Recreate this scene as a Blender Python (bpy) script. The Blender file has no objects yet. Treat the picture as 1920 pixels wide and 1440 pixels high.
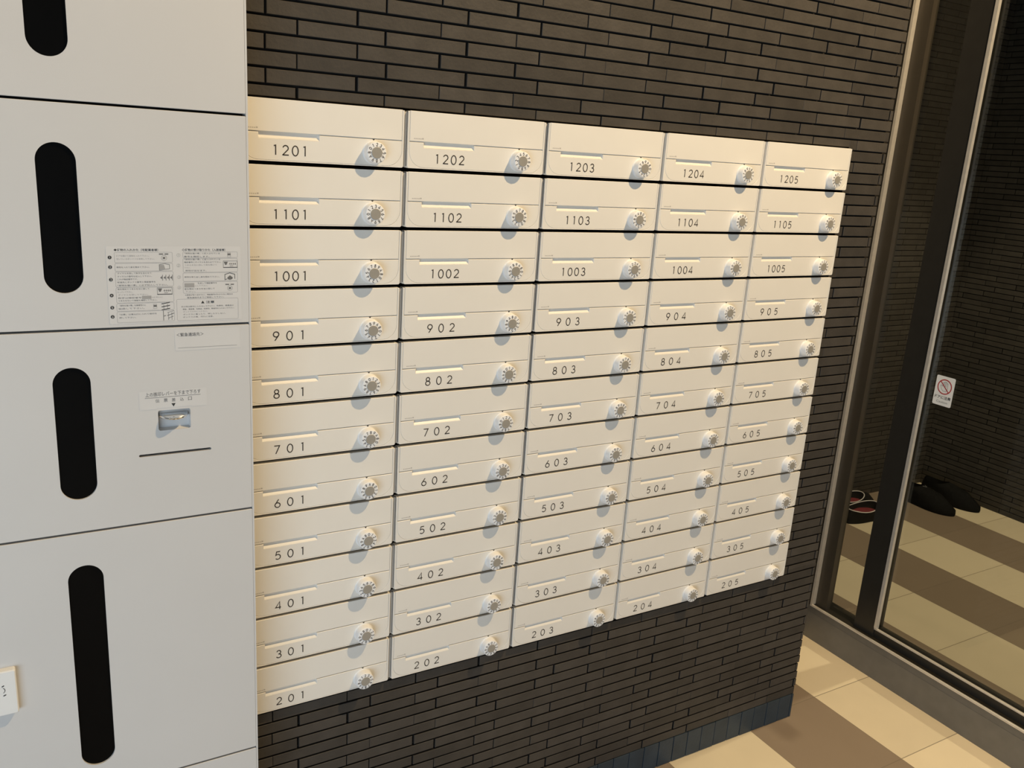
import bpy, bmesh, math, random
from mathutils import Matrix, Vector
from mathutils.geometry import tessellate_polygon

S = bpy.context.scene
COL = S.collection

# ------------------------------------------------------------------ camera
cam_d = bpy.data.cameras.new('camera')
cam_d.sensor_fit = 'HORIZONTAL'
cam_d.sensor_width = 36.0
cam_d.lens = 1612.2 / 1920 * 36.0
cam_d.clip_start = 0.02
cam = bpy.data.objects.new('camera', cam_d)
COL.objects.link(cam)
RIGHT = Vector((0.8648, -0.4980, 0.0635))
DOWN = Vector((-0.0775, -0.2574, -0.9632))
FWD = Vector((0.4960, 0.8281, -0.2612))
m = Matrix((RIGHT, -DOWN, -FWD)).transposed().to_4x4()
m.translation = Vector((-0.3173, -1.3979, 1.5219))
cam.matrix_world = m
S.camera = cam

# ------------------------------------------------------------------ view, world, lamps
S.view_settings.view_transform = 'Standard'
S.view_settings.look = 'None'
S.view_settings.gamma = 1
S.view_settings.exposure = 0.0
S.view_settings.use_curve_mapping = False

W = bpy.data.worlds.new('daylight')
S.world = W
W.use_nodes = True
bg = W.node_tree.nodes['Background']
bg.inputs[0].default_value = (0.78, 0.89, 1.0, 1)
bg.inputs[1].default_value = 0.14

def spot(name, loc, tgt, power, col, angle, blend, size):
    l = bpy.data.lights.new(name, 'SPOT')
    l.energy = power
    l.color = col
    l.spot_size = math.radians(angle)
    l.spot_blend = blend
    l.shadow_soft_size = size
    o = bpy.data.objects.new(name, l)
    COL.objects.link(o)
    o.location = loc
    o.rotation_euler = (Vector(tgt) - Vector(loc)).to_track_quat('-Z', 'Y').to_euler()
    return o

# warm ceiling downlight in front of the mailboxes, and one in the vestibule behind the glass
spot('downlight', (1.35, -1.15, 3.26), (1.24, -0.5, 0.0), 246, (1.0, 0.73, 0.40), 140, 0.6, 0.022)
spot('downlight', (3.03, 0.08, 3.04), (2.97, 0.09, 0.0), 138, (1.0, 0.83, 0.59), 70, 0.3, 0.035)
# daylight from the entrance glazing behind and to the left of the viewer
a_d = bpy.data.lights.new('entrance_daylight', 'AREA')
a_d.shape = 'RECTANGLE'
a_d.size, a_d.size_y = 2.6, 1.3
a_d.energy = 64
a_d.color = (0.68, 0.84, 1.0)
a_o = bpy.data.objects.new('entrance_daylight', a_d)
COL.objects.link(a_o)
a_o.location = (-2.0, -2.9, 0.62)
a_o.rotation_euler = (Vector((0.7, 0.0, 0.3)) - Vector(a_o.location)).to_track_quat('-Z', 'Y').to_euler()

# ------------------------------------------------------------------ helpers: materials
def mat(name, col, rough=0.5, metal=0.0, var=0.03, scale=40.0, bump=0.0, bscale=200.0, spec=0.5):
    M = bpy.data.materials.new(name)
    M.use_nodes = True
    nt = M.node_tree
    b = nt.nodes['Principled BSDF']
    b.inputs['Roughness'].default_value = rough
    b.inputs['Metallic'].default_value = metal
    b.inputs['Specular IOR Level'].default_value = spec
    tc = nt.nodes.new('ShaderNodeTexCoord')
    nz = nt.nodes.new('ShaderNodeTexNoise')
    nz.inputs['Scale'].default_value = scale
    nt.links.new(tc.outputs['Object'], nz.inputs['Vector'])
    rp = nt.nodes.new('ShaderNodeValToRGB')
    rp.color_ramp.elements[0].position = 0.3
    rp.color_ramp.elements[1].position = 0.7
    rp.color_ramp.elements[0].color = tuple(c * (1 - var) for c in col) + (1,)
    rp.color_ramp.elements[1].color = tuple(min(1, c * (1 + var)) for c in col) + (1,)
    nt.links.new(nz.outputs['Fac'], rp.inputs['Fac'])
    nt.links.new(rp.outputs['Color'], b.inputs['Base Color'])
    if bump:
        n2 = nt.nodes.new('ShaderNodeTexNoise')
        n2.inputs['Scale'].default_value = bscale
        nt.links.new(tc.outputs['Object'], n2.inputs['Vector'])
        bp = nt.nodes.new('ShaderNodeBump')
        bp.inputs['Strength'].default_value = bump
        bp.inputs['Distance'].default_value = 0.002
        nt.links.new(n2.outputs['Fac'], bp.inputs['Height'])
        nt.links.new(bp.outputs['Normal'], b.inputs['Normal'])
    return M

def brick_mat(name, col, var, rough=0.6):
    M = mat(name, col, rough, 0, 0.12, 25, 0.25, 160, spec=0.35)
    nt = M.node_tree
    b = nt.nodes['Principled BSDF']
    src = b.inputs['Base Color'].links[0].from_socket
    g = nt.nodes.new('ShaderNodeNewGeometry')
    mp = nt.nodes.new('ShaderNodeMapRange')
    mp.inputs['To Min'].default_value = 1 - var
    mp.inputs['To Max'].default_value = 1 + var
    nt.links.new(g.outputs['Random Per Island'], mp.inputs['Value'])
    mx = nt.nodes.new('ShaderNodeVectorMath')
    mx.operation = 'SCALE'
    nt.links.new(src, mx.inputs[0])
    nt.links.new(mp.outputs['Result'], mx.inputs['Scale'])
    nt.links.new(mx.outputs['Vector'], b.inputs['Base Color'])
    return M

def floor_mat():
    M = bpy.data.materials.new('striped_floor_tile')
    M.use_nodes = True
    nt = M.node_tree
    N, L = nt.nodes, nt.links
    b = N['Principled BSDF']
    b.inputs['Roughness'].default_value = 0.55
    b.inputs['Specular IOR Level'].default_value = 0.3
    tc = N.new('ShaderNodeTexCoord')
    sp = N.new('ShaderNodeSeparateXYZ')
    L.new(tc.outputs['Object'], sp.inputs[0])
    def mth(op, a, bb=None, c=None):
        n = N.new('ShaderNodeMath')
        n.operation = op
        for i, v in enumerate((a, bb, c)):
            if v is None:
                continue
            if isinstance(v, (int, float)):
                n.inputs[i].default_value = v
            else:
                L.new(v, n.inputs[i])
        return n.outputs[0]
    PX, X0, PY, Y0 = 0.2965, 1.379, 0.30, 0.046
    ux = mth('DIVIDE', mth('SUBTRACT', sp.outputs[0], X0), PX)
    uy = mth('DIVIDE', mth('SUBTRACT', sp.outputs[1], Y0), PY)
    fx = mth('FLOOR', ux)
    fy = mth('FLOOR', uy)
    par = mth('MODULO', mth('ADD', fx, 100.0), 2.0)          # 0 brown (even), 1 beige
    # joints
    dx = mth('MULTIPLY', mth('ABSOLUTE', mth('SUBTRACT', mth('FRACT', ux), 0.5)), PX)
    dy = mth('MULTIPLY', mth('ABSOLUTE', mth('SUBTRACT', mth('FRACT', uy), 0.5)), PY)
    jx = mth('GREATER_THAN', dx, PX / 2 - 0.0009)
    jy = mth('GREATER_THAN', dy, PY / 2 - 0.0013)
    jt = mth('MAXIMUM', jx, jy)
    cb = N.new('ShaderNodeCombineXYZ')
    L.new(fx, cb.inputs[0]); L.new(fy, cb.inputs[1])
    wn = N.new('ShaderNodeTexWhiteNoise')
    L.new(cb.outputs[0], wn.inputs['Vector'])
    nz = N.new('ShaderNodeTexNoise')
    nz.inputs['Scale'].default_value = 9
    L.new(tc.outputs['Object'], nz.inputs['Vector'])
    mx = N.new('ShaderNodeMix'); mx.data_type = 'RGBA'
    mx.inputs['A'].default_value = (0.29, 0.228, 0.172, 1)
    mx.inputs['B'].default_value = (0.78, 0.685, 0.51, 1)
    L.new(par, mx.inputs['Factor'])
    k = mth('ADD', mth('MULTIPLY', wn.outputs['Value'], 0.12), mth('MULTIPLY', nz.outputs['Fac'], 0.10))
    k = mth('ADD', k, 0.89)
    sc = N.new('ShaderNodeVectorMath'); sc.operation = 'SCALE'
    L.new(mx.outputs['Result'], sc.inputs[0]); L.new(k, sc.inputs['Scale'])
    m2 = N.new('ShaderNodeMix'); m2.data_type = 'RGBA'
    m2.inputs['B'].default_value = (0.20, 0.165, 0.12, 1)
    L.new(sc.outputs[0], m2.inputs['A']); L.new(mth('MULTIPLY', jt, 0.75), m2.inputs['Factor'])
    L.new(m2.outputs['Result'], b.inputs['Base Color'])
    return M

def glass_mat(tint):
    M = bpy.data.materials.new('tinted_pane_glass')
    M.use_nodes = True
    nt = M.node_tree
    nt.nodes.remove(nt.nodes['Principled BSDF'])
    out = nt.nodes['Material Output']
    t = nt.nodes.new('ShaderNodeBsdfTransparent')
    t.inputs[0].default_value = tint + (1,)
    g = nt.nodes.new('ShaderNodeBsdfGlossy')
    g.inputs['Roughness'].default_value = 0.01
    # Schlick reflectance, the same on both faces of the sheet
    geo = nt.nodes.new('ShaderNodeNewGeometry')
    dt = nt.nodes.new('ShaderNodeVectorMath'); dt.operation = 'DOT_PRODUCT'
    nt.links.new(geo.outputs['Normal'], dt.inputs[0])
    nt.links.new(geo.outputs['Incoming'], dt.inputs[1])
    prev = dt.outputs['Value']
    for op, v, first in (('ABSOLUTE', None, True), ('SUBTRACT', 1.0, False), ('POWER', 5.0, True), ('MULTIPLY', 0.96, True), ('ADD', 0.04, True)):
        n = nt.nodes.new('ShaderNodeMath'); n.operation = op
        nt.links.new(prev, n.inputs[0 if first else 1])
        if v is not None:
            n.inputs[1 if first else 0].default_value = v
        prev = n.outputs[0]
    fr = n
    mx = nt.nodes.new('ShaderNodeMixShader')
    nt.links.new(fr.outputs[0], mx.inputs[0])
    nt.links.new(t.outputs[0], mx.inputs[1])
    nt.links.new(g.outputs[0], mx.inputs[2])
    nt.links.new(mx.outputs[0], out.inputs['Surface'])
    return M

M_WHITE = mat('white_mailbox_plastic', (0.80, 0.778, 0.725), 0.42, 0, 0.012, 15, 0.03, 900)
M_RECESS = mat('grey_joint_strip', (0.57, 0.53, 0.47), 0.6)
M_CASE = mat('dark_mailbox_case', (0.03, 0.028, 0.026), 0.7)
M_NUM = mat('dark_brown_print', (0.035, 0.026, 0.018), 0.6)
M_MARK = mat('pale_grey_print', (0.50, 0.48, 0.45), 0.6)
M_DIAL = mat('white_dial_plastic', (0.84, 0.85, 0.86), 0.5, 0, 0.01)
M_DIALFACE = mat('grey_dial_cap', (0.36, 0.34, 0.30), 0.45, 0.15, 0.03, 80)
M_LOCKER = mat('light_grey_painted_steel', (0.63, 0.625, 0.615), 0.38, 0, 0.012, 6, 0.06, 1400)
M_LDARK = mat('locker_gap_shade', (0.035, 0.033, 0.032), 0.8)  # shade behind the door gaps and slit, put into the colour
M_SLOT = mat('black_slot_glass', (0.003, 0.003, 0.003), 0.3, 0, 0.05, spec=0.08)
M_CHROME = mat('chrome', (0.86, 0.88, 0.90), 0.12, 1.0, 0.01)
M_POCKET = mat('grey_metal_pocket', (0.60, 0.60, 0.595), 0.5, 0.0, 0.02)
M_STICK = mat('pale_sticker_film', (0.665, 0.66, 0.65), 0.32, 0, 0.01)
M_INK = mat('black_ink', (0.03, 0.03, 0.03), 0.6)
M_INKG = mat('grey_ink', (0.36, 0.355, 0.35), 0.6)
M_INKM = mat('mid_grey_ink', (0.15, 0.148, 0.145), 0.6)
M_LABEL = mat('white_label', (0.80, 0.80, 0.78), 0.5, 0, 0.01)
M_RED = mat('red_ink', (0.42, 0.03, 0.03), 0.5)
M_BRICK = brick_mat('charcoal_border_brick', (0.054, 0.048, 0.0415), 0.18)
M_SOLD = brick_mat('blue_grey_base_brick', (0.034, 0.050, 0.066), 0.10, 0.5)
M_MORTAR = mat('black_mortar', (0.010, 0.008, 0.006), 0.9)
M_FLOOR = floor_mat()
M_CEIL = mat('ceiling_board', (0.7, 0.69, 0.66), 0.8)
M_PLASTER = mat('dark_wall_panel', (0.12, 0.115, 0.105), 0.8)
M_BRONZE = mat('dark_bronze_aluminium', (0.20, 0.20, 0.195), 0.45, 0.6, 0.05, 30)
M_JAMB = mat('brown_bronze_aluminium', (0.060, 0.050, 0.036), 0.45, 0.3, 0.05, 30)
M_LEAF = mat('black_bronze_aluminium', (0.045, 0.042, 0.036), 0.34, 0.5, 0.05, 30)
M_BEAD = mat('pale_aluminium_trim', (0.80, 0.76, 0.69), 0.42, 0.6, 0.05, 60)
M_GLASS = glass_mat((0.85, 0.86, 0.83))
M_SHOEBLK = mat('black_shoe_rubber', (0.009, 0.009, 0.009), 0.85, 0, 0.2, 60, 0.2, 300, spec=0.12)
M_SHOERED = mat('dark_red_insole', (0.20, 0.024, 0.032), 0.7, 0, 0.15, 60)
M_SHOERIM = mat('white_shoe_piping', (0.75, 0.72, 0.72), 0.5)
M_GLINT = mat('grey_shoe_glint', (0.16, 0.16, 0.16), 0.7)  # tone of a glint on the black shoe, as plain grey

# ------------------------------------------------------------------ helpers: geometry
class MB:
    """vertex / face collector that becomes ONE mesh object"""
    def __init__(s):
        s.v, s.f, s.mi = [], [], []
    def add(s, vs, fs, mi=0):
        o = len(s.v)
        s.v += [tuple(v) for v in vs]
        for f in fs:
            s.f.append(tuple(i + o for i in f))
            s.mi.append(mi)
        return s
    def box(s, x0, x1, y0, y1, z0, z1, mi=0):
        vs = [(x, y, z) for x in (x0, x1) for y in (y0, y1) for z in (z0, z1)]
        return s.add(vs, [(0, 1, 3, 2), (4, 6, 7, 5), (0, 4, 5, 1), (2, 3, 7, 6), (0, 2, 6, 4), (1, 5, 7, 3)], mi)
    def plate(s, poly, yf, yb, ch=0.0, mi=0, holes=()):
        """prism of a counter-clockwise (x,z) outline, front at y=yf, chamfered front edge"""
        n = len(poly)
        front = offset(poly, ch) if ch else poly
        rings = [[(x, yf, z) for x, z in front]]
        if ch:
            rings.append([(x, yf + ch, z) for x, z in poly])
        rings.append([(x, yb, z) for x, z in poly])
        vs = sum(rings, [])
        fs = []
        for r in range(len(rings) - 1):
            for i in range(n):
                j = (i + 1) % n
                fs.append((r * n + i, r * n + j, (r + 1) * n + j, (r + 1) * n + i))
        if holes:
            loops = [[Vector((x, z, 0)) for x, z in front]] + [[Vector((x, z, 0)) for x, z in h] for h in holes]
            flat = [p for l in loops for p in l]
            tri = tessellate_polygon(loops)
            s.add(vs, fs, mi)
            s.add([(p.x, yf, p.y) for p in flat], [tuple(t) for t in tri], mi)
            for h in holes:
                k = len(h)
                s.add([(x, yf, z) for x, z in h] + [(x, yb, z) for x, z in h],
                      [(i, (i + 1) % k, k + (i + 1) % k, k + i) for i in range(k)], mi)
        else:
            fs.append(tuple(range(n)))
            fs.append(tuple(reversed(range((len(rings) - 1) * n, len(rings) * n))))
            s.add(vs, fs, mi)
        return s
    def lathe_y(s, prof, n=40, cx=0, cz=0, mi=0):
        """profile of (radius, y) revolved about the y axis; ends closed"""
        vs, fs = [], []
        for r, y in prof:
            for i in range(n):
                a = 2 * math.pi * i / n
                vs.append((cx + r * math.cos(a), y, cz + r * math.sin(a)))
        for k in range(len(prof) - 1):
            for i in range(n):
                j = (i + 1) % n
                fs.append((k * n + i, k * n + j, (k + 1) * n + j, (k + 1) * n + i))
        fs.append(tuple(range(n)))
        fs.append(tuple(range((len(prof) - 1) * n, len(prof) * n)))
        return s.add(vs, fs, mi)
    def tube(s, pts, r, n=8, closed=False, mi=0):
        P = [Vector(p) for p in pts]
        vs, fs = [], []
        k = len(P)
        for i in range(k):
            a = P[(i - 1) % k] if (closed or i) else P[0]
            b = P[(i + 1) % k] if (closed or i < k - 1) else P[-1]
            t = (b - a).normalized()
            u = t.cross(Vector((0, 0, 1)))
            if u.length < 1e-4:
                u = Vector((1, 0, 0))
            u.normalize()
            w = t.cross(u)
            for j in range(n):
                an = 2 * math.pi * j / n
                vs.append(P[i] + (u * math.cos(an) + w * math.sin(an)) * r)
        for i in range(k if closed else k - 1):
            ii = (i + 1) % k
            for j in range(n):
                jj = (j + 1) % n
                fs.append((i * n + j, i * n + jj, ii * n + jj, ii * n + j))
        if not closed:
            fs += [tuple(range(n)), tuple(range((k - 1) * n, k * n))]
        return s.add(vs, fs, mi)
    def flat(s, polys, fn, mi=0):
        """2-D polygons mapped onto a surface by fn(u, v)"""
        for p in polys:
            s.add([fn(u, v) for u, v in p], [tuple(range(len(p)))], mi)
        return s
    def mesh(s, name, mats, smooth=None, recalc=True):
        me = bpy.data.meshes.new(name)
        me.from_pydata(s.v, [], s.f)
        for mm in mats:
            me.materials.append(mm)
        me.polygons.foreach_set('material_index', s.mi)
        if recalc:
            bm = bmesh.new(); bm.from_mesh(me)
            bmesh.ops.recalc_face_normals(bm, faces=bm.faces)
            bm.to_mesh(me); bm.free()
        if smooth is not None:
            bm = bmesh.new(); bm.from_mesh(me)
            bmesh.ops.remove_doubles(bm, verts=bm.verts, dist=1e-6)
            for f in bm.faces:
                f.smooth = True
            bm.to_mesh(me); bm.free()
            me.set_sharp_from_angle(angle=math.radians(smooth))
        me.update()
        return me
    def obj(s, name, mats, parent=None, loc=(0, 0, 0), smooth=None, recalc=True):
        return link(name, s.mesh(name, mats, smooth, recalc), parent, loc)

def link(name, me, parent=None, loc=(0, 0, 0)):
    o = bpy.data.objects.new(name, me)
    COL.objects.link(o)
    o.location = loc
    if parent:
        o.parent = parent
    return o

def empty(name, loc=(0, 0, 0), rz=0.0):
    o = bpy.data.objects.new(name, None)
    o.empty_display_size = 0.05
    COL.objects.link(o)
    o.location = loc
    o.rotation_euler = (0, 0, rz)
    return o

def tag(o, label=None, cat=None, group=None, kind=None):
    if label: o['label'] = label
    if cat: o['category'] = cat
    if group: o['group'] = group
    if kind: o['kind'] = kind
    return o

def offset(poly, d):
    """inset a counter-clockwise outline by d"""
    n = len(poly)
    out = []
    for i in range(n):
        p0, p1, p2 = Vector(poly[i - 1]), Vector(poly[i]), Vector(poly[(i + 1) % n])
        a, b = (p1 - p0), (p2 - p1)
        if a.length < 1e-9 or b.length < 1e-9:
            out.append(tuple(p1)); continue
        a.normalize(); b.normalize()
        n1, n2 = Vector((-a.y, a.x)), Vector((-b.y, b.x))
        mm = n1 + n2
        k = d / max(0.3, 1 + n1.dot(n2)) 
        out.append((p1.x + mm.x * k, p1.y + mm.y * k))
    return out

def rrect(x0, x1, z0, z1, r, seg=5):
    pts = []
    for cx, cz, a0 in ((x1 - r, z0 + r, -90), (x1 - r, z1 - r, 0), (x0 + r, z1 - r, 90), (x0 + r, z0 + r, 180)):
        for i in range(seg + 1):
            a = math.radians(a0 + 90 * i / seg)
            pts.append((cx + r * math.cos(a), cz + r * math.sin(a)))
    return pts

def ring_poly(poly, w):
    """thin outline of a closed polygon as quads"""
    q = offset(poly, w)
    n = len(poly)
    return [[poly[i], poly[(i + 1) % n], q[(i + 1) % n], q[i]] for i in range(n)]

def stroke(pts, w, closed=False):
    P = [Vector(p) for p in pts]
    k = len(P)
    L, R = [], []
    for i in range(k):
        a = P[(i - 1) % k] if (closed or i) else None
        b = P[(i + 1) % k] if (closed or i < k - 1) else None
        d1 = (P[i] - a).normalized() if a is not None else None
        d2 = (b - P[i]).normalized() if b is not None else None
        if d1 is None: d1 = d2
        if d2 is None: d2 = d1
        n1, n2 = Vector((-d1.y, d1.x)), Vector((-d2.y, d2.x))
        mm = (n1 + n2) * (w / 2 / max(0.35, 1 + n1.dot(n2)))
        L.append(tuple(P[i] + mm)); R.append(tuple(P[i] - mm))
    return [[R[i], R[(i + 1) % k], L[(i + 1) % k], L[i]] for i in range(k if closed else k - 1)]

def arc(cx, cy, rx, ry, a0, a1, n=14):
    return [(cx + rx * math.cos(math.radians(a0 + (a1 - a0) * i / n)),
             cy + ry * math.sin(math.radians(a0 + (a1 - a0) * i / n))) for i in range(n + 1)]

# thin geometric numerals drawn as pen strokes, unit height, centred on x = 0
def glyph(c):
    six = [[(0.13, 1.0), (-0.24, 0.42)], arc(0, 0.29, 0.28, 0.29, 0, 360, 22)]
    G = {
        '0': [arc(0, .5, .29, .5, 0, 360, 28)],
        '1': [[(-.15, .93), (.02, .985), (.02, 0)]],
        '2': [arc(0, .72, .26, .28, 165, -28, 14) + [(-.29, .02)], [(-.31, .035), (.31, .035)]],
        '3': [arc(0, .755, .22, .245, 165, -80, 12) + [(-.05, .51)], [(-.05, .51)] + arc(0, .255, .27, .255, 78, -160, 14)],
        '4': [[(.30, .25), (-.31, .25), (.15, 1.0), (.15, 0)]],
        '5': [[(.25, .97), (-.14, .97), (-.23, .53)] + arc(-.02, .31, .29, .31, 130, -140, 16)],
        '6': six,
        '7': [[(-.29, .965), (.27, .965), (-.13, 0)]],
        '8': [arc(0, .765, .215, .235, 0, 360, 20), arc(0, .265, .275, .265, 0, 360, 22)],
        '9': [[(-x, 1 - y) for x, y in l] for l in six],
        'A': [[(-.32, 0), (0, 1), (.32, 0)], [(-.2, .32), (.2, .32)]],
        'B': [[(-.22, 0), (-.22, 1)], [(-.22, .97)] + arc(0, .755, .2, .215, 90, -90, 8) + [(-.22, .54)],
              [(-.22, .52)] + arc(0, .275, .26, .245, 90, -90, 8) + [(-.22, .03)]],
    }
    return G[c]

def glyph_polys(c, w, h, cx, cz, rot=0.0, wid=1.0):
    """numeral centred at (cx, cz), height h, turned clockwise by rot"""
    ca, sa = math.cos(-rot), math.sin(-rot)
    out = []
    for l in glyph(c):
        closed = len(l) > 4 and (Vector(l[0]) - Vector(l[-1])).length < 1e-6
        pts = [(x * h * wid, (y - .5) * h) for x, y in (l[:-1] if closed else l)]
        for q in stroke(pts, w, closed):
            out.append([(cx + x * ca - y * sa, cz + x * sa + y * ca) for x, y in q])
    return out

_font_cache = {}
def text_polys(txt, x0, x1, zc, h=None, bold=0.0):
    """polygons of a line of type fitted between x0 and x1, vertically centred at zc"""
    key = (txt, bold)
    if key not in _font_cache:
        cu = bpy.data.curves.new('type', 'FONT')
        cu.body = txt
        cu.size = 1.0
        cu.resolution_u = 2
        cu.offset = bold
        cu.fill_mode = 'FRONT'
        o = bpy.data.objects.new('type', cu)
        COL.objects.link(o)
        dg = bpy.context.evaluated_depsgraph_get()
        me = bpy.data.meshes.new_from_object(o.evaluated_get(dg))
        vs = [(v.co.x, v.co.y) for v in me.vertices]
        fs = [tuple(p.vertices) for p in me.polygons]
        bpy.data.objects.remove(o)
        bpy.data.curves.remove(cu)
        bpy.data.meshes.remove(me)
        _font_cache[key] = (vs, fs)
    vs, fs = _font_cache[key]
    if not vs:
        return []
    ax, bx = min(v[0] for v in vs), max(v[0] for v in vs)
    ay, by = min(v[1] for v in vs), max(v[1] for v in vs)
    sx = (x1 - x0) / (bx - ax)
    sy = sx if h is None else h / (by - ay)
    q = [(x0 + (x - ax) * sx, zc + (y - (ay + by) / 2) * sy) for x, y in vs]
    return [[q[i] for i in f] for f in fs]

# ------------------------------------------------------------------ setting: floor, ceiling, brick walls
XE = 1.534            # right-hand end of the brick wall with the mailboxes
YB = 0.0125           # its brick face
ZT = 1.5766           # top edge of the mailboxes
PITCH, GAP, COLW, VG = 0.0998, 0.0055, 0.28, 0.0073
ZBOT = ZT - 11 * PITCH + GAP
XR = 5 * COLW - VG / 2
CEIL = 3.34

tag(MB().box(-3.4, 3.9, -4.0, 1.3, -0.10, 0.0).obj('floor', [M_FLOOR]), kind='structure')
tag(MB().box(-3.4, 3.9, -4.0, 1.3, CEIL, CEIL + 0.1).obj('ceiling', [M_CEIL]), kind='structure')

def bricks(mb, rects, x_lo, x_hi, z_lo, z_hi, fn, rnd, mi=0, ends=()):
    """running-bond border bricks with random open joints, clipped to the given rectangles"""
    RP, BP, ZB = 0.02495, 0.1475, 0.0755
    k0, k1 = int((z_lo - ZB) / RP) - 1, int((z_hi - ZB) / RP) + 1
    for k in range(k0, k1 + 1):
        za, zb = ZB + k * RP, ZB + (k + 1) * RP
        off = 0.0980 if k % 2 == 0 else 0.0489
        i0, i1 = int((x_lo - off) / BP) - 2, int((x_hi - off) / BP) + 2
        cuts = [off + i * BP + rnd.uniform(-.0012, .0012) for i in range(i0, i1 + 1)]
        gaps = [rnd.choice((.0006, .0018, .0030, .0038, .0045)) for _ in cuts]
        for i in range(len(cuts) - 1):
            xa, xb = cuts[i] + gaps[i] / 2, cuts[i + 1] - gaps[i + 1] / 2
            dep = rnd.uniform(-.0006, .0006)
            g0, g1 = rnd.uniform(.0015, .0021), rnd.uniform(.0015, .0021)
            for (rx0, rx1, rz0, rz1) in rects:
                a, b = max(xa, rx0), min(xb, rx1)
                c, d = max(za + g0, rz0), min(zb - g1, rz1)
                if b - a < .004 or d - c < .006:
                    continue
                if rx1 in ends and b == rx1:
                    b += rnd.uniform(-.0015, .0015)
                e = .0007
                vs = [fn(a, dep + .012, c), fn(b, dep + .012, c), fn(b, dep + .012, d), fn(a, dep + .012, d),
                      fn(a, dep + e, c), fn(b, dep + e, c), fn(b, dep + e, d), fn(a, dep + e, d),
                      fn(a + e, dep, c + e), fn(b - e, dep, c + e), fn(b - e, dep, d - e), fn(a + e, dep, d - e)]
                fs = [(8, 9, 10, 11)]
                for t in range(4):
                    u = (t + 1) % 4
                    fs.append((4 + t, 4 + u, 8 + u, 8 + t))
                side = [(t, (t + 1) % 4, 4 + (t + 1) % 4, 4 + t) for t in range(4)]
                n0 = len(mb.f)
                mb.add(vs, fs + side, mi)
                mb.mi[n0 + len(fs):] = [1] * 4          # sides take the mortar black: joint shade put into the colour

rnd = random.Random(7)
wb = MB()
open_rect = (0.0, XR + 0.003, ZBOT - 0.002, ZT + 0.002)
ZR = 0.0755 + 0.02495 * 61
R_UP = (0.0, XE, ZR, CEIL)
R_UPA = (0.0, open_rect[1], ZT + .0034, ZR)
R_LOW = (0.0, XE, 0.0765, open_rect[2] + .004)
R_RT = (open_rect[1], XE, open_rect[2] + .004, ZR)
bricks(wb, [R_UP, R_UPA, R_LOW, R_RT], 0.0, XE, 0.07, CEIL, lambda x, y, z: (x, YB + y, z), rnd, 0, ends=(XE,))
YM, YK = YB + .0085, 0.34
wb.box(0.0, XE - .004, YM, YK, open_rect[3], CEIL, 1)
wb.box(0.0, XE - .004, YM, YK, 0, open_rect[2], 1)
wb.box(open_rect[1], XE - .004, YM, YK, open_rect[2], open_rect[3], 1)
wb.box(0.0, open_rect[1], YK - .02, YK, open_rect[2], open_rect[3], 1)
tag(wb.obj('wall_back', [M_BRICK, M_MORTAR]), kind='structure')

sb = MB()
xs = [0.9435 - 0.0486 * 19 + 0.0486 * i for i in range(33)]
for i in range(len(xs) - 1):
    a, b = xs[i] + rnd.uniform(.0006, .0014), min(xs[i + 1] - rnd.uniform(.0006, .0014), XE)
    a = max(a, 0.0)
    if b - a < .006: continue
    d = rnd.uniform(-.0005, .0005)
    sb.plate(rrect(a, b, 0.001, 0.0757, .001, 1), YB - .001 + d, YM, .0006)
tag(sb.obj('baseboard_back', [M_SOLD]), kind='structure')

wl = MB().box(-3.4, -0.47, 0.02, YK, 0, CEIL).box(-0.47, 0.0, 0.02, YK, 2.02, CEIL)
tag(wl.obj('wall_left', [M_PLASTER]), kind='structure')
# return wall that closes the corner between the brick wall and the glazed partition
tag(MB().box(XE - .004, 1.99, YK + .03, YK + .20, 0, CEIL).box(1.0, XE - .004, YK, YK + .2, 0, CEIL)
    .obj('wall_return', [M_PLASTER]), kind='structure')

# vestibule beyond the glass
wa = MB()
bricks(wa, [(1.95, 3.683, 0.0, CEIL)], 1.95, 3.683, 0, CEIL, lambda x, y, z: (x, 1.108 + y, z), rnd)
wa.box(1.0, 3.70, 1.1165, 1.3, 0, CEIL, 1)
tag(wa.obj('wall_vestibule', [M_BRICK, M_MORTAR]), kind='structure')
wr = MB()
bricks(wr, [(-1.108, 2.4, 0.0, CEIL)], -1.108, 2.4, 0, CEIL, lambda x, y, z: (3.683 + y, -x, z), rnd)
wr.box(3.6915, 3.9, -2.4, 1.1165, 0, CEIL, 1)
tag(wr.obj('wall_right', [M_BRICK, M_MORTAR]), kind='structure')

# ------------------------------------------------------------------ setting: glazed partition and sliding door
win = tag(empty('window_1', (1.95, 0.2, 0)), kind='structure')
W0 = Vector((1.95, 0.2, 0))
def wpart(name, mats, mb, par=win, o0=W0):
    mb.v = [(x - o0.x, y - o0.y, z - o0.z) for x, y, z in mb.v]
    return mb.obj(name, mats, par)
YN = -2.4
wpart('sill_rail', [M_BRONZE], MB().box(1.924, 2.01, YN, 0.37, 0.0, 0.1165).box(1.9235, 1.925, YN, 0.37, 0.0, 0.094))
wpart('sill_nosing', [M_BEAD], MB().plate(rrect(1.9195, 1.928, .1165, .1235, .002, 3), YN, 0.3015))
wpart('sill_track', [M_LEAF], MB().box(1.928, 2.005, YN, 0.3, .1165, .121))
wpart('jamb', [M_JAMB], MB().box(1.936, 1.962, 0.2500, 0.37, 0.121, CEIL).box(1.962, 2.01, 0.285, 0.37, 0.121, CEIL))
wpart('jamb_bead', [M_BEAD], MB().box(1.9195, 1.9365, 0.2935, 0.3015, 0.1235, CEIL))
wpart('jamb_return', [M_JAMB], MB().box(1.924, 1.936, 0.3015, 0.37, 0.1165, CEIL))
wpart('glass_pane', [M_GLASS], MB().box(1.954, 1.960, 0.12, 0.270, 0.1175, CEIL))

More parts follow.
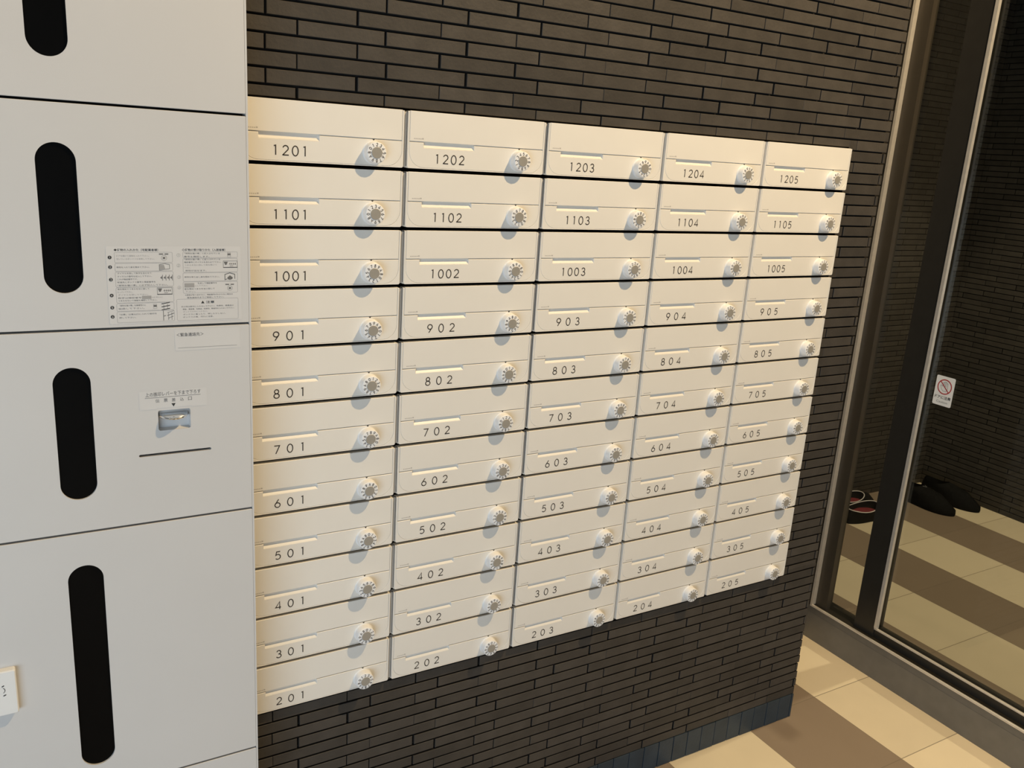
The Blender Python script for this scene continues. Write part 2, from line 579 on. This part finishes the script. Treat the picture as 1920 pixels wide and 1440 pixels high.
door = tag(empty('door_1', (1.96, 0.0, 0.121)), kind='structure')
D0 = Vector((1.96, 0.0, 0.121))
wpart('leaf_stile', [M_LEAF], MB().box(1.942, 1.985, 0.0716, 0.1435, 0.121, CEIL), door, D0)
wpart('leaf_stile_bead', [M_BEAD], MB().plate([(1.938, .0625), (1.948, .0625), (1.948, .0716), (1.938, .0716)], .121, CEIL)
      if False else MB().box(1.939, 1.950, 0.0620, 0.0716, 0.1560, CEIL), door, D0)
wpart('leaf_bottom_rail', [M_LEAF], MB().box(1.945, 1.985, YN, 0.0716, 0.121, 0.149), door, D0)
wpart('leaf_bottom_bead', [M_BEAD], MB().plate(rrect(1.941, 1.950, .1490, .1545, .0015, 3), YN, 0.0716), door, D0)
wpart('glass_pane', [M_GLASS], MB().box(1.956, 1.962, YN, 0.085, 0.135, CEIL), door, D0)

# warning sticker on the sliding door glass
ws = MB()
SX, SY, SZ = 1.9555, 0.0095, 0.9415
def wf(lv): return lambda u, v: (-lv * .0001 - .0004, -u, v)
ws.flat([rrect(-.0285, .0285, -.0425, .0425, .004, 4)], wf(0), 0)
ws.flat([rrect(-.0285, .0285, -.0425, .0425, .004, 4)], lambda u, v: (0, -u, v), 0)
RC, RR = (0, .0125), .0205
ws.flat(stroke(arc(RC[0], RC[1], RR, RR, 0, 348, 29), .0030, True), wf(2), 1)
ws.flat(stroke([(-.0140, .0265), (.0140, -.0015)], .0026), wf(3), 1)
hand = []
for fx, top in ((-.0045, .0235), (-.0005, .0262), (.0035, .0258), (.0072, .0225)):
    hand += stroke([(fx - .0018, .0125), (fx - .0018, top), (fx, top + .0015), (fx + .0018, top), (fx + .0018, .0125)], .0009)
hand += stroke([(-.0063, .013), (-.011, .0165), (-.0128, .0145), (-.008, .0045), (-.003, .0), (.006, .0), (.0090, .006), (.0090, .0125)], .0009)
ws.flat(hand, wf(1), 2)
ws.flat(text_polys('ドアに注意', -.0245, .0245, -.0185, .0098, .02), wf(1), 3)
ws.flat(text_polys('Caution', -.017, .017, -.0315, .0066), wf(1), 2)
stk = ws.obj('warning_sticker', [M_LABEL, M_RED, M_INKM, M_INK], None, (SX, SY, SZ), recalc=False)
tag(stk, 'small white sticker with red no-touch hand symbol on the sliding door glass', 'sticker')

# ------------------------------------------------------------------ mailboxes
H = PITCH - GAP
HW = (COLW - VG) / 2
# local frame: x from the box centre, z from its bottom edge, front face y = 0
fr = MB()
ri = .0265
ix = HW - .0029
zb = .0016
outer_l = [(-HW, H - .001)] + [(-HW + .003 + .003 * math.cos(math.radians(a)), .003 + .003 * math.sin(math.radians(a))) for a in (180, 210, 240, 270)]
outer_r = [(HW - .003 + .003 * math.cos(math.radians(a)), .003 + .003 * math.sin(math.radians(a))) for a in (270, 300, 330, 360)] + [(HW, H - .001)]
inner = [(ix, H - .001)] + [(ix - ri + ri * math.cos(math.radians(a)), zb + ri + ri * math.sin(math.radians(a))) for a in range(0, -91, -10)] \
    + [(-ix + ri + ri * math.cos(math.radians(a)), zb + ri + ri * math.sin(math.radians(a))) for a in range(-90, -181, -10)] + [(-ix, H - .001)]
fr.plate(outer_l + outer_r + inner, 0.0, 0.010, 0.0004)
fr.box(-HW, HW, .004, .014, .0005, H - .0008)
fr.plate([(-COLW / 2 + .0001, .0015), (-HW, .0015), (-HW, H - .0025), (-COLW / 2 + .0001, H - .0025)], .0062, .014, 0, 1)
fr.plate([(HW, .0015), (COLW / 2 - .0001, .0015), (COLW / 2 - .0001, H - .0025), (HW, H - .0025)], .0062, .014, 0, 1)
ME_FRAME = fr.mesh('frame', [M_WHITE, M_RECESS])
ME_CASE = MB().box(-COLW / 2 + .0008, COLW / 2 - .0008, .014, .30, .0008, H - .0008).mesh('case', [M_CASE])

def gl(x): return x - COLW / 2       # from the left edge of the column pitch
ZL = H - .0500                        # flap / door joint
fl = MB()
fx = ix - .0006
fl.plate([(-fx, ZL + .0006), (fx, ZL + .0006), (fx, H - .0002), (-fx, H - .0002)], 0.0, .0038, .0005)
mk = []
mx0 = -fx + .0075
for i in range(5):
    mk.append([(mx0 + i * .0030, ZL + .0042), (mx0 + i * .0030 + .0021, ZL + .0042), (mx0 + i * .0030 + .0021, ZL + .0058), (mx0 + i * .0030, ZL + .0058)])
mk.append([(mx0 + .0150, ZL + .0042), (mx0 + .0180, ZL + .0042), (mx0 + .0180, ZL + .0066), (mx0 + .0150, ZL + .0066)])
fl.flat(mk, lambda u, v: (u, -.0001, v), 1)
ME_FLAP = fl.mesh('flap', [M_WHITE, M_MARK], recalc=False)

do = MB()
dr = ri - .0002
dx_ = ix - .0002
nl, nr, nb = gl(.0335), gl(.1300), H - .0595
zt = ZL - .0009
cnr = [(-dx_ + dr + dr * math.cos(math.radians(a)), zb + .0002 + dr + dr * math.sin(math.radians(a))) for a in range(180, 271, 10)] \
    + [(dx_ - dr + dr * math.cos(math.radians(a)), zb + .0002 + dr + dr * math.sin(math.radians(a))) for a in range(270, 361, 10)]
do.plate([(-dx_, zt)] + cnr + [(dx_, zt), (nr, zt), (nr, nb), (nl, nb), (nl, zt)], 0.0, .0040, .0007)
do.add([(nl, .0003, nb), (nr, .0003, nb), (nr, .0038, nb + .0041), (nl, .0038, nb + .0041)], [(0, 1, 2, 3)])
KX, KZ = gl(.2225), H - .0720
do.flat([[(KX - .0022, KZ + .0216), (KX + .0022, KZ + .0216), (KX + .0006, KZ + .0194), (KX - .0006, KZ + .0194)]], lambda u, v: (u, -.0001, v), 1)
ME_DOOR = do.mesh('door', [M_WHITE, M_NUM], recalc=False)

dl = MB()
KR, KH = .0175, .0160
dl.lathe_y([(KR + .0016, 0.0), (KR + .0016, -.0007), (KR + .0008, -.0009), (KR + .0006, -.0018), (KR + .0001, -.0023), (KR - .0001, -KH + .0022), (KR - .0004, -KH + .0008), (KR - .0010, -KH + .0002), (KR - .0017, -KH)], 44)
for i, c in enumerate('0123456789AB'):
    a = math.radians(30 * i)
    dl.flat(glyph_polys(c, .00092, .0050, .0130 * math.sin(a), .0130 * math.cos(a), a, .92), lambda u, v: (u, -KH - .00012, v), 1)
ME_DIAL = dl.mesh('dial', [M_DIAL, M_NUM], smooth=35)
ME_CAP = MB().lathe_y([(.0093, -KH + .001), (.0093, -KH - .0006), (.0088, -KH - .0010)], 36).mesh('dial_cap', [M_DIALFACE], smooth=35)

TOPS = {1: [2, 3, 7.8, 8.8, .7, 8, 10, 11.9, 6.1, 11.9, 2.1], 2: [4.9, 7, 8.9, 11.1, 1, 2, 3.1, 5.2, 7.2, 9, 0],
        3: [9, 10.8, 3.1, 5.2, 7, 9.9, 11.6, 2, 4.2, 5.3, 1], 4: [9.8, 11, 2.2, 3.2, 6, 8, 10, 1, 3, 5, 7],
        5: [0.2, 10, 2, 4, 7, 9, 11, 1.2, 5, 8, 3]}
MATN = [M_NUM]
def number_mesh(txt):
    b = MB()
    if len(txt) == 4:
        cs = [.0597, .0757, .0912, .1068]
    else:
        cs = [.0583, .0808, .1030]
    for c, x in zip(txt, cs):
        b.flat(glyph_polys(c, .00175, .0150, gl(x), H - .0768, 0, 1.08), lambda u, v: (u, -.00025, v))
    return b.mesh('room_number', MATN, recalc=False)

proto = None
for c in range(1, 6):
    for r in range(11):
        room = '%d%02d' % (12 - r, c)
        loc = ((c - .5) * COLW, 0.0, ZT - r * PITCH - H)
        if proto is None:
            root = empty('mailbox', loc)
            parts = {n: link(n, me, root) for n, me in (('frame', ME_FRAME), ('case', ME_CASE), ('flap', ME_FLAP), ('door', ME_DOOR))}
            parts['dial'] = link('dial', ME_DIAL, root, (KX, 0, KZ))
            cap = link('dial_cap', ME_CAP, parts['dial'])
            cap['label'] = 'grey dial cap'
            num = link('room_number', number_mesh(room), parts['door'])
            proto = (root, parts, cap)
        else:
            root = proto[0].copy(); COL.objects.link(root); root.location = loc
            parts = {}
            for n, p in proto[1].items():
                q = p.copy(); COL.objects.link(q); q.parent = root; parts[n] = q
            cap = proto[2].copy(); COL.objects.link(cap); cap.parent = parts['dial']
            num = link('room_number', number_mesh(room), parts['door'])
        # rotation about +y turns the dial clockwise as seen from the front
        parts['dial'].rotation_euler = (0, -math.radians(30 * TOPS[c][r]), 0)
        tag(root, 'white wall mailbox numbered %s with a round white combination dial' % room, 'mailbox', 'mailboxes in the brick wall')

# ------------------------------------------------------------------ parcel locker
YL = -0.083
LX0, LX1 = -0.452, -0.002
LZ = 1.99
lock = empty('parcel_locker', (-0.227, 0.10, 0.0))
tag(lock, 'tall light grey parcel locker with black slot windows beside the mailboxes', 'locker')
L0 = Vector((-0.227, 0.10, 0.0))
def lpart(name, mats, mb, par=lock, o0=Vector((0, 0, 0)), base=L0, smooth=None, recalc=True):
    """mb is in world coordinates; o0 = world origin of the parent, new object keeps that origin"""
    mb.v = [(x - base.x, y - base.y, z - base.z) for x, y, z in mb.v]
    return mb.obj(name, mats, par, smooth=smooth, recalc=recalc)
body = MB()
body.box(LX0 + .002, LX1 - .002, YL + .022, .33, 0.0, LZ - .002, 1)
body.box(LX1 - .0028, LX1, YL, .33, 0.0, LZ)
body.box(LX0, LX0 + .0028, YL, .33, 0.0, LZ)
body.box(LX0, LX1, YL, .33, LZ - .02, LZ)
body.box(LX0, LX1, YL + .004, .33, 0.0, .06)
lpart('body', [M_LOCKER, M_LDARK], body)

Zs = [0.062, 0.4812, 0.9365, 1.2420, 1.5470, 1.8520]
GP = .0034
SLOTX = (-.2768, -.2285)
SLOT = {4: (1.601, 1.801), 3: (1.2945, 1.4948), 2: (.9893, 1.1887), 1: (.5322, .8831), 0: (.15, .40)}
doors = {}
for i in range(5):
    z0, z1 = Zs[i] + GP / 2, Zs[i + 1] - GP / 2
    d = MB()
    sl = rrect(SLOTX[0], SLOTX[1], SLOT[i][0], SLOT[i][1], (SLOTX[1] - SLOTX[0]) / 2 - .0002, 12)
    holes = [sl]
    if i == 2:
        holes.append(rrect(-.1410, -.0950, 1.0832, 1.1149, .003, 4))
        holes.append(rrect(-.1702, -.0660, 1.0443, 1.0483, .0019, 4))
    d.plate(rrect(LX0 + .0029, LX1 - .0029, z0, z1, .0012, 2), YL, YL + .019, .0006, 0, holes)
    do_ = lpart('door', [M_LOCKER], d, recalc=False)
    doors[i] = do_
    lpart('slot_window', [M_SLOT], MB().plate(rrect(SLOTX[0] - .003, SLOTX[1] + .003, SLOT[i][0] - .003, SLOT[i][1] + .003, .02, 6), YL + .0030, YL + .006), do_)['label'] = 'black slot window'
lpart('body_cap', [M_LOCKER], MB().box(LX0 + .003, LX1 - .003, YL + .001, YL + .02, 1.8537, LZ - .002))

d3 = doors[2]
# stamping lever: pocket, chrome lip, paper slit
pk = MB()
px0, px1, pz0, pz1, pd = -.1410, -.0950, 1.0832, 1.1149, .010
pk.add([(px0, YL + .002, pz0), (px1, YL + .002, pz0), (px1, YL + .002, pz1), (px0, YL + .002, pz1),
        (px0 + .0015, YL + pd, pz0 + .0015), (px1 - .0015, YL + pd, pz0 + .0015), (px1 - .0015, YL + pd, pz1 - .0015), (px0 + .0015, YL + pd, pz1 - .0015)],
       [(4, 5, 6, 7), (0, 1, 5, 4), (1, 2, 6, 5), (2, 3, 7, 6), (3, 0, 4, 7)])
lpart('lever_pocket', [M_POCKET], pk, d3, recalc=False)['label'] = 'grey metal lever pocket'
lv = MB()
n = 16
ring = []
for k in range(n + 1):
    t = -1 + 2 * k / n
    x = -.1184 + t * .0205
    bul = (1 - t * t)
    yo = YL + .003 - .0190 * bul ** .75
    zc = 1.1052 + .0002 * bul
    ring.append([(x, YL + .0095, 1.1076), (x, yo + .0012, zc + .0012), (x, yo, zc), (x, yo + .0004, zc - .0018), (x, yo + .0022, zc - .0028), (x, YL + .0095, 1.1025)])
q = len(ring[0])
vs = sum(ring, [])
fs = [(k * q + j, k * q + (j + 1) % q, (k + 1) * q + (j + 1) % q, (k + 1) * q + j) for k in range(n) for j in range(q)]
fs += [tuple(range(q)), tuple(range(n * q, n * q + q))]
lv.add(vs, fs)
lpart('stamp_lever', [M_CHROME], lv, d3, smooth=50)['label'] = 'curved chrome stamp lever'
lpart('paper_slit', [M_LDARK], MB().box(-.172, -.064, YL + .008, YL + .0095, 1.042, 1.051), d3)['label'] = 'dark paper slit'

MM = .001
def lf(lv_): return lambda u, v: (u * MM, YL - .00025 - lv_ * .00012, v * MM)
def sticker(name, mb, door_o, label):
    o = lpart(name, [M_STICK, M_INK, M_INKM, M_INKG], mb, door_o, recalc=False)
    o['label'] = label
    return o

# instruction sheet on the second door
st = MB()
st.flat([rrect(-199.3, -16.0, 1248.5, 1359.3, 2.5, 4)], lf(0), 0)
BOX = [(-188.6, 1350.8, -112.0, 1335.9), (-188.6, 1335.1, -112.0, 1323.9), (-188.7, 1323.2, -111.8, 1301.6), (-188.8, 1300.9, -112.2, 1278.8),
       (-189.1, 1278.2, -112.3, 1267.0), (-189.3, 1266.4, -112.3, 1250.4), (-98.0, 1351.3, -20.5, 1342.5), (-98.2, 1341.7, -20.7, 1321.2),
       (-98.8, 1320.6, -20.9, 1308.0), (-99.1, 1307.4, -21.2, 1290.5), (-108.8, 1282.2, -20.9, 1250.2)]
for a, b, c, d in BOX:
    st.flat(ring_poly(rrect(a, c, d, b, 1.8, 3), .35), lf(1), 3)
for i, (x, z) in enumerate([(-194.5, 1343.5), (-194.6, 1330.0), (-194.5, 1312.4), (-194.7, 1290.0), (-194.8, 1272.6), (-195.0, 1259.4)]):
    st.flat([arc(x, z, 2.5, 2.5, 0, 345, 23)], lf(1), 1)
    st.flat(glyph_polys(str(i + 1), .45, 2.6, x, z), lf(2), 0)
for i, (x, z) in enumerate([(-103.8, 1346.5), (-104.2, 1331.5), (-104.2, 1314.5), (-104.5, 1299.3)]):
    st.flat(stroke(arc(x, z, 2.3, 2.3, 0, 345, 23), .3, True), lf(1), 3)
    st.flat(glyph_polys(str(i + 1), .35, 2.6, x, z), lf(1), 3)
LN = [(-188.9, 1353.9, -130.9, 3.6, '◆荷物の入れかた（宅配業者様）', 1), (-98.8, 1354.0, -38.1, 3.6, '◇荷物の受け取りかた（入居者様）', 1),
      (-185.6, 1345.5, -143.4, 2.3, 'ドアを開けて荷物を入れて下さい。', 3), (-185.9, 1341.2, -136.4, 2.3, '空いているボックスを使用して下さい。', 3),
      (-186.5, 1329.6, -143.6, 2.3, '荷物を入れて扉を閉めて下さい。', 2), (-185.8, 1321.0, -141.2, 2.3, 'ダイヤルを回して数字を合わせて', 2),
      (-186.0, 1316.6, -140.8, 2.3, 'ダイヤルの番号を記入して下さい。', 2), (-186.3, 1312.6, -159.7, 2.3, 'これが暗証番号です。', 2),
      (-186.2, 1308.4, -136.1, 2.3, '配達先とボックス番号と暗証番号を', 2), (-186.4, 1303.9, -120.0, 2.3, '「荷物お届け票」に必ず記入して下さい。', 2),
      (-186.7, 1298.6, -144.9, 2.3, '扉を閉めてつまみを左に回して', 2), (-186.9, 1294.4, -167.2, 2.3, 'ロックして下さい。', 3),
      (-186.3, 1290.4, -146.9, 2.3, 'ダイヤルを回して下さい。', 3), (-186.6, 1286.0, -156.0, 2.3, '数字は暗証番号', 2), (-142.1, 1286.0, -127.5, 2.2, '以外に', 3),
      (-186.7, 1282.1, -135.0, 2.3, 'つまみを引いて施錠を確認して下さい。', 2), (-185.5, 1275.0, -150.4, 2.3, '「荷物お届け票」を郵便受けに', 2),
      (-186.8, 1270.7, -152.8, 2.3, '投函して下さい。', 2), (-186.1, 1262.2, -136.4, 2.3, '「伝票」は差込口に入れて捺印を', 2), (-186.4, 1257.6, -164.5, 2.3, '押して下さい。', 2),
      (-95.6, 1348.8, -46.0, 2.3, '「荷物お届け票」に記入されている', 2), (-96.3, 1344.4, -60.9, 2.3, '番号を確認します。', 2),
      (-95.9, 1340.1, -45.6, 2.3, '「荷物お届け票」に記入されている', 2), (-96.2, 1336.1, -44.5, 2.3, '暗証番号にダイヤルを合わせて下さい。', 2),
      (-96.1, 1332.0, -50.6, 2.3, 'つまみを右に回して扉を開けて', 3), (-96.3, 1328.0, -88.2, 2.2, '下さい。', 3), (-95.3, 1323.8, -65.6, 2.3, '荷物が出せます。', 2),
      (-96.7, 1314.4, -47.4, 2.3, '荷物を取り出し扉を閉めて下さい。', 2), (-78.5, 1305.2, -51.2, 2.3, 'を戻して暗証番号を', 2), (-82.1, 1301.4, -64.4, 2.2, 'にして下さい。', 3),
      (-97.3, 1296.9, -54.5, 2.3, '扉を閉めつまみを左に回して', 2), (-96.3, 1293.1, -81.8, 2.2, '下さい。', 3),
      (-96.5, 1288.0, -28.7, 2.2, '※荷物が取り出せない、暗証番号がわからない場合は', 2), (-93.7, 1284.1, -41.5, 2.2, '緊急連絡先までご連絡して下さい。', 2),
      (-67.5, 1276.9, -55.6, 3.9, '注意', 1), (-102.8, 1270.9, -27.8, 2.2, '次の物は絶対に入れないで下さい。危険物、貴重品は', 2),
      (-100.7, 1267.0, -26.7, 2.2, '現金、貴金属、生鮮品、危険物、動植物を入れないで下さい。', 2), (-100.2, 1263.3, -65.5, 2.2, 'ボックスの中に入らない。', 3),
      (-100.3, 1259.2, -39.7, 2.2, 'ボックスに乗ったり、押したりしない。', 2), (-100.5, 1255.2, -57.3, 2.2, 'ボックスの傷、汚れに注意。', 2)]
for x0, z, x1, h, t, k in LN:
    st.flat(text_polys(t, x0, x1, z, h, .012 if k == 1 else .0), lf(1), k)
st.flat([[(-74.6, 1275.0), (-69.8, 1275.0), (-72.2, 1279.2)]], lf(1), 1)
st.flat([[(-155.3, 1283.8), (-142.7, 1283.8), (-142.7, 1288.4), (-155.3, 1288.4)], [(-97.1, 1299.2), (-83.3, 1299.2), (-83.3, 1305.4), (-97.1, 1305.4)]], lf(1), 3)
def rect(x0, z0, x1, z1): return [(x0, z0), (x1, z0), (x1, z1), (x0, z1)]
def knob_icon(x, z):
    st.flat(stroke(arc(x, z - 1.5, 3.6, 3.6, 0, 345, 23), .6, True), lf(1), 3)
    st.flat([rect(x - 6.5, z + 3.2, x - 1, z + 4.8), rect(x + 1, z + 3.2, x + 6, z + 4.8), rect(x - 1.6, z - 3, x + 1.6, z - .2)], lf(1), 2)
knob_icon(-123.5, 1344.0); knob_icon(-32.6, 1298.6)
st.flat(stroke([(-130.3, 1333), (-130.3, 1324.6)], .6) + stroke([(-130.3, 1333), (-123, 1334.4), (-116.5, 1332.8), (-116.5, 1326.8), (-123, 1326.2), (-130.3, 1324.6)], .6), lf(1), 2)
st.flat([[(-130, 1332.6), (-124, 1332.6), (-122.5, 1327), (-130, 1325.4)]], lf(1), 3)
for cx in (-128.2, -123.6, -119.0, -114.8):
    st.flat(stroke([(cx + 1.6, 1318.3), (cx + 1.6, 1310.0)], .7) + [[(cx - 1.6, 1314.2), (cx + .9, 1316.4), (cx + .9, 1312.0)]], lf(1), 2)
for bx, bz in ((-134.6, 1289.6), (-41.6, 1327.5)):
    w, h = (20.6, 10.2) if bx < -100 else (20.6, 10.4)
    st.flat(ring_poly(rect(bx, bz, bx + w, bz + h), .5), lf(1), 2)
    st.flat([rect(bx, bz, bx + w, bz + 1.1), [(bx + 1, bz + 9), (bx + 6.8, bz + 9), (bx + 5, bz + 4.6), (bx + 3, bz + 4.0)]], lf(1), 2)
    for k in range(4):
        st.flat([[(bx + 8.6 + k * 2.6, bz + 5.8), (bx + 10.4 + k * 2.6, bz + 7.6), (bx + 10.4 + k * 2.6, bz + 4.0)]], lf(1), 2)
    st.flat([rect(bx + 9.5, bz + 2.1, bx + 14.5, bz + 3.3)], lf(1), 3)
for k in range(3):
    z = 1277.6 - k * 4.4
    st.flat(stroke([(-129.6, z - 1.6), (-118.0, z + .4)], 1.1), lf(1), 1)
st.flat(stroke([(-126.5, 1275), (-126.5, 1268)], .5) + stroke([(-121.5, 1276), (-121.5, 1269)], .5), lf(1), 2)
for bx, bz in ((-140.6, 1269.2), (-35.2, 1343.2)):
    st.flat(ring_poly(rect(bx, bz, bx + 4.8, bz + 7.2), .4), lf(1), 3)
    st.flat([rect(bx + .3, bz + 2.8, bx + 4.5, bz + 5.6)], lf(1), 2)
st.flat(stroke([(-127.4, 1266.4), (-127.4, 1251.4)], .8) + stroke([(-127, 1258), (-124, 1258.8)], 1.0) + stroke([(-122, 1263), (-112.6, 1265.6)], .5)
        + stroke([(-122.4, 1258.6), (-112.6, 1262)], .9) + stroke([(-121, 1254.6), (-114, 1257.4)], .7) + stroke([(-120.6, 1252), (-120.6, 1263.4)], .5)
        + stroke([(-116, 1252), (-116, 1263.4)], .5), lf(1), 2)
st.flat(stroke([(-39.4, 1309.6), (-39.4, 1317.6), (-32.4, 1319.8), (-25.2, 1317.8), (-25.2, 1311)], .8) + stroke([(-39.4, 1309.6), (-36.4, 1311)], .8), lf(1), 1)
st.flat([[(-36, 1313), (-32.2, 1316.2), (-28, 1313), (-28.8, 1310.6), (-32.4, 1309.4), (-35.6, 1310.6)]], lf(1), 2)
sticker('instruction_sticker', st, doors[3], 'pale sticker with printed instructions in two columns')

em = MB()
em.flat([rrect(-113.2, -19.0, 1205.0, 1237.3, 1.5, 3)], lf(0), 0)
em.flat(text_polys('＜緊急連絡先＞', -110.7, -72.5, 1229.0, 5.6, .012), lf(1), 2)
em.flat(stroke([(-109.1, 1209.1), (-24.1, 1209.1)], .7), lf(1), 3)
sticker('contact_sticker', em, d3, 'blank contact label with a ruled line')
lb = MB()
lb.flat([[(-166.2, 1117.4), (-142.6, 1117.4), (-142.6, 1118.6), (-93.4, 1118.6), (-93.4, 1117.4), (-70.6, 1117.4), (-70.6, 1145.6), (-166.2, 1145.6)]], lf(0), 0)
lb.flat(text_polys('上の捺印レバーを下まで下ろす', -157.3, -79.3, 1140.6, 6.6, .008), lf(1), 2)
lb.flat(stroke([(-158.1, 1135.5), (-79.6, 1135.5)], .6), lf(1), 2)
for ch, x in zip('伝票差込口', (-141.1, -129.5, -118.4, -106.7, -95.0)):
    lb.flat(text_polys(ch, x - 2.7, x + 2.7, 1130.3, 5.4, .006), lf(1), 2)
lb.flat([[(-121.7, 1124.8), (-118.7, 1119.6), (-115.7, 1124.8)]], lf(1), 1)
sticker('lever_sticker', lb, d3, 'printed lever label above the pocket')

# white latch cover standing proud of the tall slot door, cut by the left edge of the photo
lc = MB()
lc.plate(rrect(-.420, -.3545, .667, .740, .003, 4), YL - .011, YL, .0015)
lc.flat([arc(-.3745, .7095, .0045, .0045, 0, 345, 23)], lambda u, v: (u, YL - .0112, v), 0)
lc.flat(stroke([(-.3735, .716), (-.3705, .7175)], .0016) + stroke([(-.3725, .7005), (-.369, .7020)], .0016) + stroke(arc(-.3745, .7095, .0046, .0046, -60, 60, 8), .0008), lambda u, v: (u, YL - .01135, v), 1)
lpart('latch_cover', [M_LABEL, M_INK], lc, doors[1], recalc=False)['label'] = 'white latch cover'

# ------------------------------------------------------------------ shoes on the vestibule floor
def shoe_outline(t):
    """half widths of a foot shape along its length t = 0 (heel) .. 1 (toe)"""
    return 0.040 * math.sin(math.pi * min(1, (t + .02) / .42) / 2) ** .6 if t < .4 else \
        (0.040 + .010 * math.sin(math.pi * (t - .4) / .62)) * max(0.0, 1 - ((t - .4) / .6) ** 4.5) ** .55

def shoe(name, loc, rz, length, open_len, hh, red, wid=1.0, ow=.037):
    """slip-on shoe, local +x from heel to toe"""
    root = empty(name, loc, rz)
    N = 44
    def outline(scale, z, shift=0.0):
        pts = []
        for i in range(N):
            a = 2 * math.pi * i / N
            t = (1 - math.cos(a)) / 2
            sgn = 1 if math.sin(a) >= 0 else -1
            w = shoe_outline(t) * wid * scale
            pts.append(((t - .5) * length * (1 - (1 - scale) * .35) + length * .5 + shift, sgn * w, z))
        return pts
    def opening(scale, dz):
        pts = []
        for i in range(N):
            a = 2 * math.pi * i / N
            cx = .012 + open_len / 2
            x = cx - math.cos(a) * open_len / 2 * scale
            t = (x - .012) / open_len
            z = hh * (1.0 - .16 * math.sin(math.pi * max(0, min(1, t))) + .10 * t) + dz
            pts.append((x, math.sin(a) * ow * wid * scale, z))
        return pts
    o0, o1, o2 = outline(1.0, 0.001), outline(1.03, .010), outline(1.0, .026)
    op = opening(1.0, 0)
    mid = []
    for p, q_ in zip(o2, op):
        u = .55
        mid.append((p[0] + (q_[0] - p[0]) * u * .8, p[1] + (q_[1] - p[1]) * u * .75, p[2] + (q_[2] - p[2]) * (.72 if p[0] > length * .6 else .62)))
    mb = MB()
    rings = [outline(.92, 0.0), o0, o1, o2, mid, op]
    vs = sum(rings, [])
    fs = [(k * N + i, k * N + (i + 1) % N, (k + 1) * N + (i + 1) % N, (k + 1) * N + i) for k in range(len(rings) - 1) for i in range(N)]
    fs.append(tuple(range(N)))
    mb.add(vs, fs, 0)
    mb.obj('upper', [M_SHOEBLK], root, smooth=60)
    inn = MB()
    r2 = [opening(.96, -.001), [(x, y * 1.02, hh * .62) for x, y, z in opening(.97, 0)], [(x, y * .97, .034) for x, y, z in opening(.95, 0)]]
    vs = sum(r2, [])
    fs = [(k * N + i, k * N + (i + 1) % N, (k + 1) * N + (i + 1) % N, (k + 1) * N + i) for k in range(2) for i in range(N)]
    inn.add(vs, fs, 1)
    inn.add(r2[2], [tuple(range(N))], 0)
    o = inn.obj('insole', [M_SHOERED if red else M_SHOEBLK, M_SHOEBLK], root, smooth=60)
    if red:
        o['label'] = 'dark red insole'
        MB().tube(op, .0022, 8, True).obj('piping', [M_SHOERIM], root, smooth=60)['label'] = 'white piping around the opening'
    return root

s1 = shoe('slip_on_shoe', (2.862, 0.900, 0), math.radians(3), .285, .185, .064, True, .98, .050)
tag(s1, 'black slip-on shoe with red insole and white piping, nearer the door mullion', 'shoe', 'pair of slip-on shoes behind the narrow pane')
s2 = shoe('slip_on_shoe', (2.900, 1.010, 0), math.radians(3), .285, .185, .064, True, .98, .050)
tag(s2, 'black slip-on shoe with red insole, half hidden by the bronze jamb', 'shoe', 'pair of slip-on shoes behind the narrow pane')

s3 = shoe('black_shoe', (3.41, 1.055, 0), math.radians(-86), .305, .12, .085, False, 1.12)
la = MB()
la.tube([(.135, .010, .0925), (.150, .0, .0905), (.135, -.010, .0925)], .0016, 6)  # small grey V shaped to stand in for a glint on the upper
la.obj('shoe_glint', [M_GLINT], s3, smooth=60)['label'] = 'grey V standing in for a glint'
tag(s3, 'larger black shoe lying on the brown floor stripe behind the glass door', 'shoe', 'black shoes by the far brick wall')
s4 = shoe('black_shoe', (3.575, 1.03, 0), math.radians(-86), .30, .12, .085, False, 1.1)
tag(s4, 'black shoe against the far brick wall, behind the larger black shoe', 'shoe', 'black shoes by the far brick wall')
